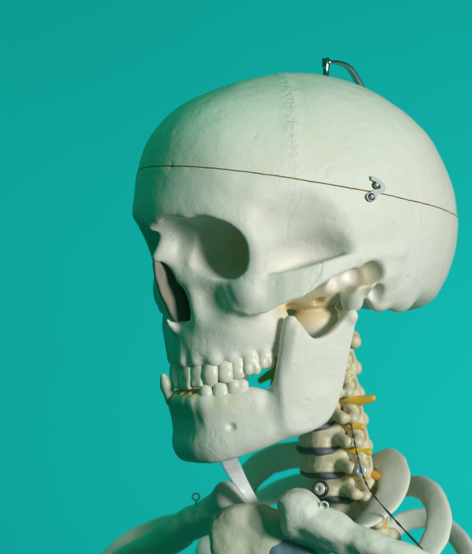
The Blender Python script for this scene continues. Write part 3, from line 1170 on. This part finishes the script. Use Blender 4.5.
def blob(name, prims, lo, hi, o, m, parent, h=0.8, noises=((14, 1.6), (6, 0.5), (2.6, 0.2)), cuts=()):
    v = Vol(np.array(lo), np.array(hi), h)
    for p, k in prims:
        v.add(p, k)
    for p, k in cuts:
        v.cut(p, k)
    for sc_, am in noises:
        v.noise(sc_, am)
    V, Q = v.mesh(2)
    return link(name, to_mesh(name, V - np.array(o), Q), m, parent)


def bounds(prims, pad=4):
    lo = np.min([p[1] for p, k in prims], 0) - pad
    hi = np.max([p[2] for p, k in prims], 0) + pad
    return lo, hi


ROUGHB = mat("rough_bone_plastic", (0.74, 0.72, 0.56), 0.55, 0.4, 420, 0.05, 60, coarse=0.3)
pr = [(ell(W(248, 545, -18), (20, 9, 21), (0, 0, 0), 2.6), 1), (chain([wp(232, 530, -10, 11), wp(240, 575, -12, 12)]), 6), (chain([wp(272, 528, -22, 8), wp(262, 575, -18, 11)]), 6), (chain([wp(240, 520, -18, 8), wp(256, 522, -20, 8)]), 5)]
lo, hi = bounds(pr)
blob("breastbone", pr, lo, hi, cage_o, ROUGHB, cage, noises=((8, 0.8), (3, 0.22)))
pr = [(chain([wp(280, 552, -24, 8), wp(305, 556, -27, 7.5)]), 2)]
lo, hi = bounds(pr)
blob("cartilage", pr, lo, hi, cage_o, CART, cage)

# collar bones
near_o = W(300, 512, -36)
near = empty("collar_bone", tuple(c * MM for c in near_o))
tag(near, "near collar bone with big rounded end in front of the neck", "collar bone", "collar bones")
pr = [(ell(W(298, 514, -36), (12.5, 11, 13), (0, 20, 0)), 2), (chain([wp(300, 513, -37, 12), wp(325, 528, -42, 10.5), wp(355, 542, -48, 9.2), wp(395, 556, -54, 8.6), wp(440, 574, -56, 8.4), wp(490, 590, -52, 8)], n=3), 5)]
lo, hi = bounds(pr)
blob("bone", pr, lo, hi, near_o, BONE, near, cuts=[(ell(W(272, 524, -40), (6, 9, 11), (0, 15, 0)), 4), (chain([wp(318, 512, -50, 1.6), wp(360, 530, -60, 2.0)]), 5), (chain([wp(300, 545, -48, 5), wp(380, 572, -62, 5)]), 5)])
far_o = W(235, 508, 6)
far = empty("collar_bone", tuple(c * MM for c in far_o))
tag(far, "far collar bone running down to the left edge, small eye screw on top", "collar bone", "collar bones")
pr = [(ell(W(233, 506, 4), (7, 9, 13), (0, -25, 0)), 2), (chain([wp(232, 504, 4, 9), wp(205, 518, 20, 9.5), wp(170, 537, 42, 9), wp(135, 556, 66, 8.5), wp(95, 580, 90, 8)], n=3), 6)]
lo, hi = bounds(pr)
blob("bone", pr, lo, hi, far_o, BONE, far)


def eyelet(parent, o, u, v, d, r, m):
    """screw eye: shank and ring"""
    c = np.array(W(u, v, d)) - np.array(o)
    pts = []
    for i in range(13):
        an = -math.pi / 2 + 2 * math.pi * i / 12 * 0.96
        pts.append((c[0] + r * math.cos(an), c[1] + 0.35 * i / 12, c[2] + r * math.sin(an), 0.55, 0.55))
    pts = [(c[0], c[1], c[2] - r - 5, 0.6, 0.6), (c[0], c[1], c[2] - r - 1, 0.6, 0.6)] + pts
    return sweep("eye_screw", pts, (0, 1, 0), m, parent, 8, 3)


eyelet(far, far_o, 196, 497, 16, 1.9, STEEL)
eyelet(near, near_o, 324, 506, -46, 2.1, STEEL)

# white strap below the jaw
so = W(236, 475, 2)
strap = sweep("strap", shift([wp(222, 440, 8, 4.6, 0.35), wp(229, 460, -2, 5.0, 0.35), wp(236, 474, -12, 4.7, 0.35), wp(244, 487, -16, 3.8, 0.35), wp(252, 499, -14, 2.8, 0.35), wp(258, 509, -8, 2.0, 0.35)], so),
              [(0.62, 0.5, 0.25), (0.62, 0.5, 0.25), (0.66, 0.45, 0.3), (0.6, 0.5, 0.3)], STRAPM, None, 14, 8, power=5)
strap.location = tuple(c * MM for c in so)
tag(strap, "thin white plastic strap hanging from under the jaw to the breastbone", "strap")

# steel wire from the neck over the near rib
wo = W(372, 492, -30)
wire = sweep("wire", shift([wp(350, 418, -8, 0.42, 0.42), wp(354, 440, -14, 0.42, 0.42), wp(358, 458, -20, 0.42, 0.42), wp(364, 478, -24, 0.42, 0.42), wp(372, 493, -30, 0.42, 0.42), wp(394, 519, -36, 0.5, 0.5), wp(424, 551, -46, 0.5, 0.5)], wo), (1, 0, 0), WIRE, None, 8, 16, wob=0.4)
wire.location = tuple(c * MM for c in wo)
tag(wire, "thin dark steel wire running from the neck down across the ribs", "wire")
